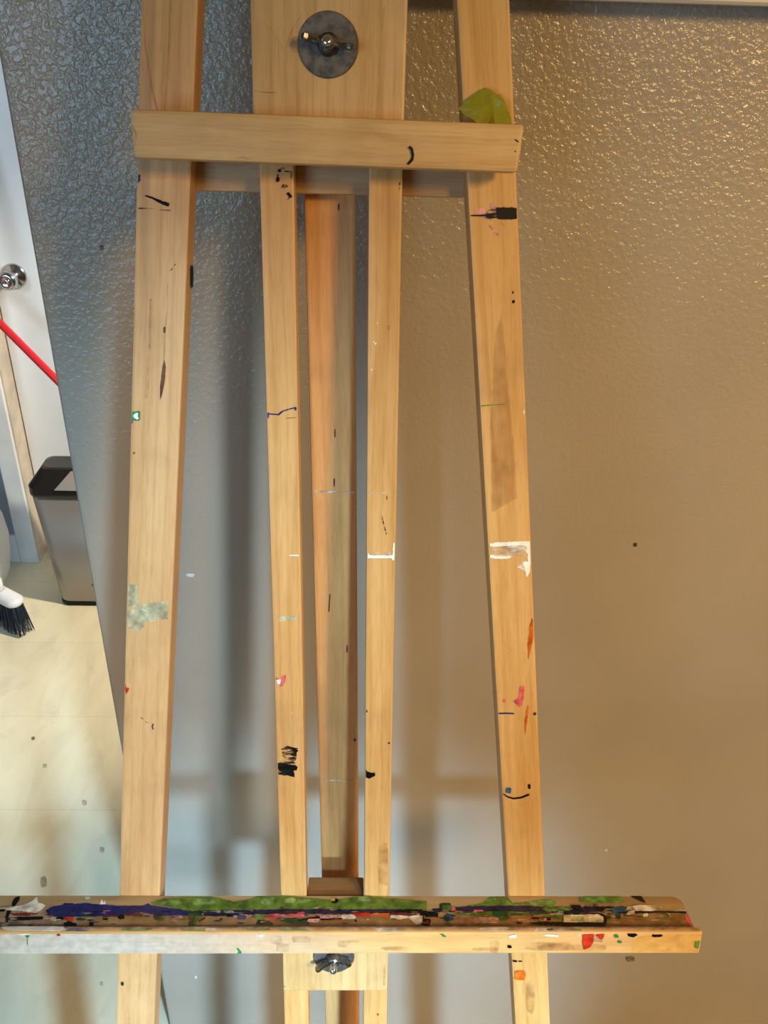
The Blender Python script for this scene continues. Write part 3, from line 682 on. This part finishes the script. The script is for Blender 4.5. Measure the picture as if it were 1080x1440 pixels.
tag(lid, 'dark glossy faceted lid')
mfl = plain('grey_flap', (150, 142, 136), .3)
bm = bmesh.new()
vs = [(-.082, -.0815, zt+.020), (.085, -.0815, zt+.020), (.06, -.044, zt+.062), (-.04, -.044, zt+.062)]
A = [bm.verts.new(v) for v in vs]; f = bm.faces.new(A)
r = bmesh.ops.extrude_face_region(bm, geom=[f]); bmesh.ops.translate(bm, vec=(0, -.003, .001), verts=[v for v in r['geom'] if isinstance(v, bmesh.types.BMVert)])
link('swing_flap', bm, mfl, lid)

# ------------------------------------------------------------------ red pole
p = atY(1, 425, FY-.02); q = atY(64.5, 493, FY-.07)
d = (q-p).normalized()
e1 = p - d*.45; tt = -p.z/d.z; e2 = p + d*(tt-.012)
e1.y = min(e1.y, FY-.012)
bm = bmesh.new(); tube(bm, e1, e2, .0105, 20)
bm.transform(Matrix.Translation(-e2))
M['redpole'] = plain('red_plastic', (214, 40, 48), .3)
o = link('pole', bm, M['redpole'], None, Matrix.Translation(e2), True)
tag(o, 'red pole slanting across the white door below its knob', 'pole')
bm = bmesh.new(); tube(bm, e2-d*.02-e2, Vector((0, 0, 0))+d*.004, .0125, 20); link('end_cap', bm, M['black'], o)

# ------------------------------------------------------------------ broom
M['bwhite'] = plain('off_white_plastic', (226, 222, 216), .4)
M['bristle'] = plain('blue_black_bristle', (34, 44, 58), .5, var=.4, vs=90)
bc = atZ(4, 836, .112)
tip = atZ(26, 850, .105)
dirb = (Vector((tip.x, tip.y, 0))-Vector((bc.x, bc.y, 0))).normalized()
broom = empty('broom', (bc.x, bc.y, 0)); broom.rotation_euler = (0, 0, math.atan2(dirb.y, dirb.x))
tag(broom, 'push broom with off-white block and blue-black bristles, cut off at left edge', 'broom')
Lb = (Vector((tip.x, tip.y, 0))-Vector((bc.x, bc.y, 0))).length
bm = bmesh.new(); loft(bm, [[(x-.085+Lb, y, z) for x, y, z in rrect(.085, .022, .021, zz)] for zz in (.098,)] + [[(x-.085+Lb, y, z) for x, y, z in rrect(.089, .027, .024, .104)], [(x-.085+Lb, y, z) for x, y, z in rrect(.089, .027, .024, .114)], [(x-.085+Lb, y, z) for x, y, z in rrect(.084, .021, .02, .122)]])
link('block', bm, M['bwhite'], broom, None, True)
bm = bmesh.new()
for i in range(12):
    for j in range(4):
        x = Lb-.164+i*.0142; y = -.0155+j*.0103
        for k in range(9):
            ox, oy = random.uniform(-.004, .004), random.uniform(-.003, .003)
            sp_x = (x-(Lb-.085))*.2+random.uniform(-.004, .004); sp_y = y*.5+random.uniform(-.005, .005)
            tube(bm, (x+ox, y+oy, .1), (x+ox+sp_x, y+oy+sp_y, random.uniform(.0, .008)), .0011, 4, .0007)
o = link('bristles', bm, M['bristle'], broom); o['kind'] = 'stuff'
bm = bmesh.new(); tube(bm, (Lb-.085, 0, .118), (Lb-.085, 0, .16), .017, 20, .014); tube(bm, (Lb-.085, 0, .15), (Lb-.085-.14, .22, 1.3), .0115, 16)
link('handle', bm, M['bwhite'], broom, None, True)

# ------------------------------------------------------------------ white rounded bucket
bp = atY(9, 745, 2.20)
R0 = .135
bm = bmesh.new()
lathe(bm, [(0, 0), (.090, 0), (.100, .006), (.118, .05), (.130, .11), (R0, .17), (.130, .23), (.118, .27), (.124, .278), (.124, .286), (.112, .286), (.108, .27), (.1, .1), (0, .05)], 48)
bk = link('bucket', bm, M['bwhite'], None, Matrix.Translation((bp.x-R0*1.0-.035, 2.255, 0)), True)
tag(bk, 'round-sided white plastic bucket mostly cut off at the left edge', 'bucket')

# ------------------------------------------------------------------ light
def area(name, loc, target, size, size_y, power, col):
    l = bpy.data.lights.new(name, 'AREA'); l.shape = 'RECTANGLE'; l.size = size; l.size_y = size_y; l.energy = power; l.color = col
    o = bpy.data.objects.new(name, l); COL.objects.link(o); o.location = loc
    o.rotation_euler = (Vector(target)-Vector(loc)).to_track_quat('-Z', 'Y').to_euler(); return o
def spot(name, loc, target, power, col, size, blend, radius):
    l = bpy.data.lights.new(name, 'SPOT'); l.energy = power; l.color = col; l.spot_size = radians(size); l.spot_blend = blend; l.shadow_soft_size = radius
    o = bpy.data.objects.new(name, l); COL.objects.link(o); o.location = loc
    o.rotation_euler = (Vector(target)-Vector(loc)).to_track_quat('-Z', 'Y').to_euler(); return o
def from_dir(target, az, elv, dist):   # az: degrees to the right of the wall normal, elv: degrees up
    a, e = radians(az), radians(elv); t = Vector(target)
    return t + Vector((sin(a)*cos(e), -cos(a)*cos(e), sin(e)))*dist
LK = (-.21, WY, .06)
spot('cool_lamp', from_dir(LK, 23.5, 38, 2.6), LK, 520, (.38, .67, 1.0), 32, 1.0, .07)  # inferred cool light, its cone narrowed to stay off the floor
LK2 = (-.30, WY, .86)
spot('cool_lamp', from_dir(LK2, 23.5, 38, 2.6), LK2, 260, (.40, .68, .98), 22, 1.0, .07)  # second unseen cone added in the same direction for the upper wall
area('window_light', (-1.25, -1.5, 1.5), (-.25, .87, 1.25), 1.0, 1.0, 22, (.44, .71, .98))
LC_ = (.58, WY, .72)
spot('ceiling_light', (1.25, -1.1, 2.3), LC_, 265, (1.0, .63, .24), 62, 1.0, .22)
spot('corridor_light', (.75, 1.62, 2.0), (-.92, 2.05, .35), 300, (1.0, .93, .80), 50, .9, .08)
LD_ = (-1.15, 2.4, 1.15)
spot('door_light', from_dir(LD_, -14, 14, 2.2), LD_, 100, (.74, .87, 1.0), 40, 1.0, .3)  # unseen fill spot added to brighten the door
w = bpy.data.worlds.new('world'); scn.world = w; w.use_nodes = True
w.node_tree.nodes['Background'].inputs[0].default_value = (.92, .72, .48, 1); w.node_tree.nodes['Background'].inputs[1].default_value = .11
scn.view_settings.view_transform = 'Standard'; scn.view_settings.look = 'None'; scn.view_settings.exposure = -.17
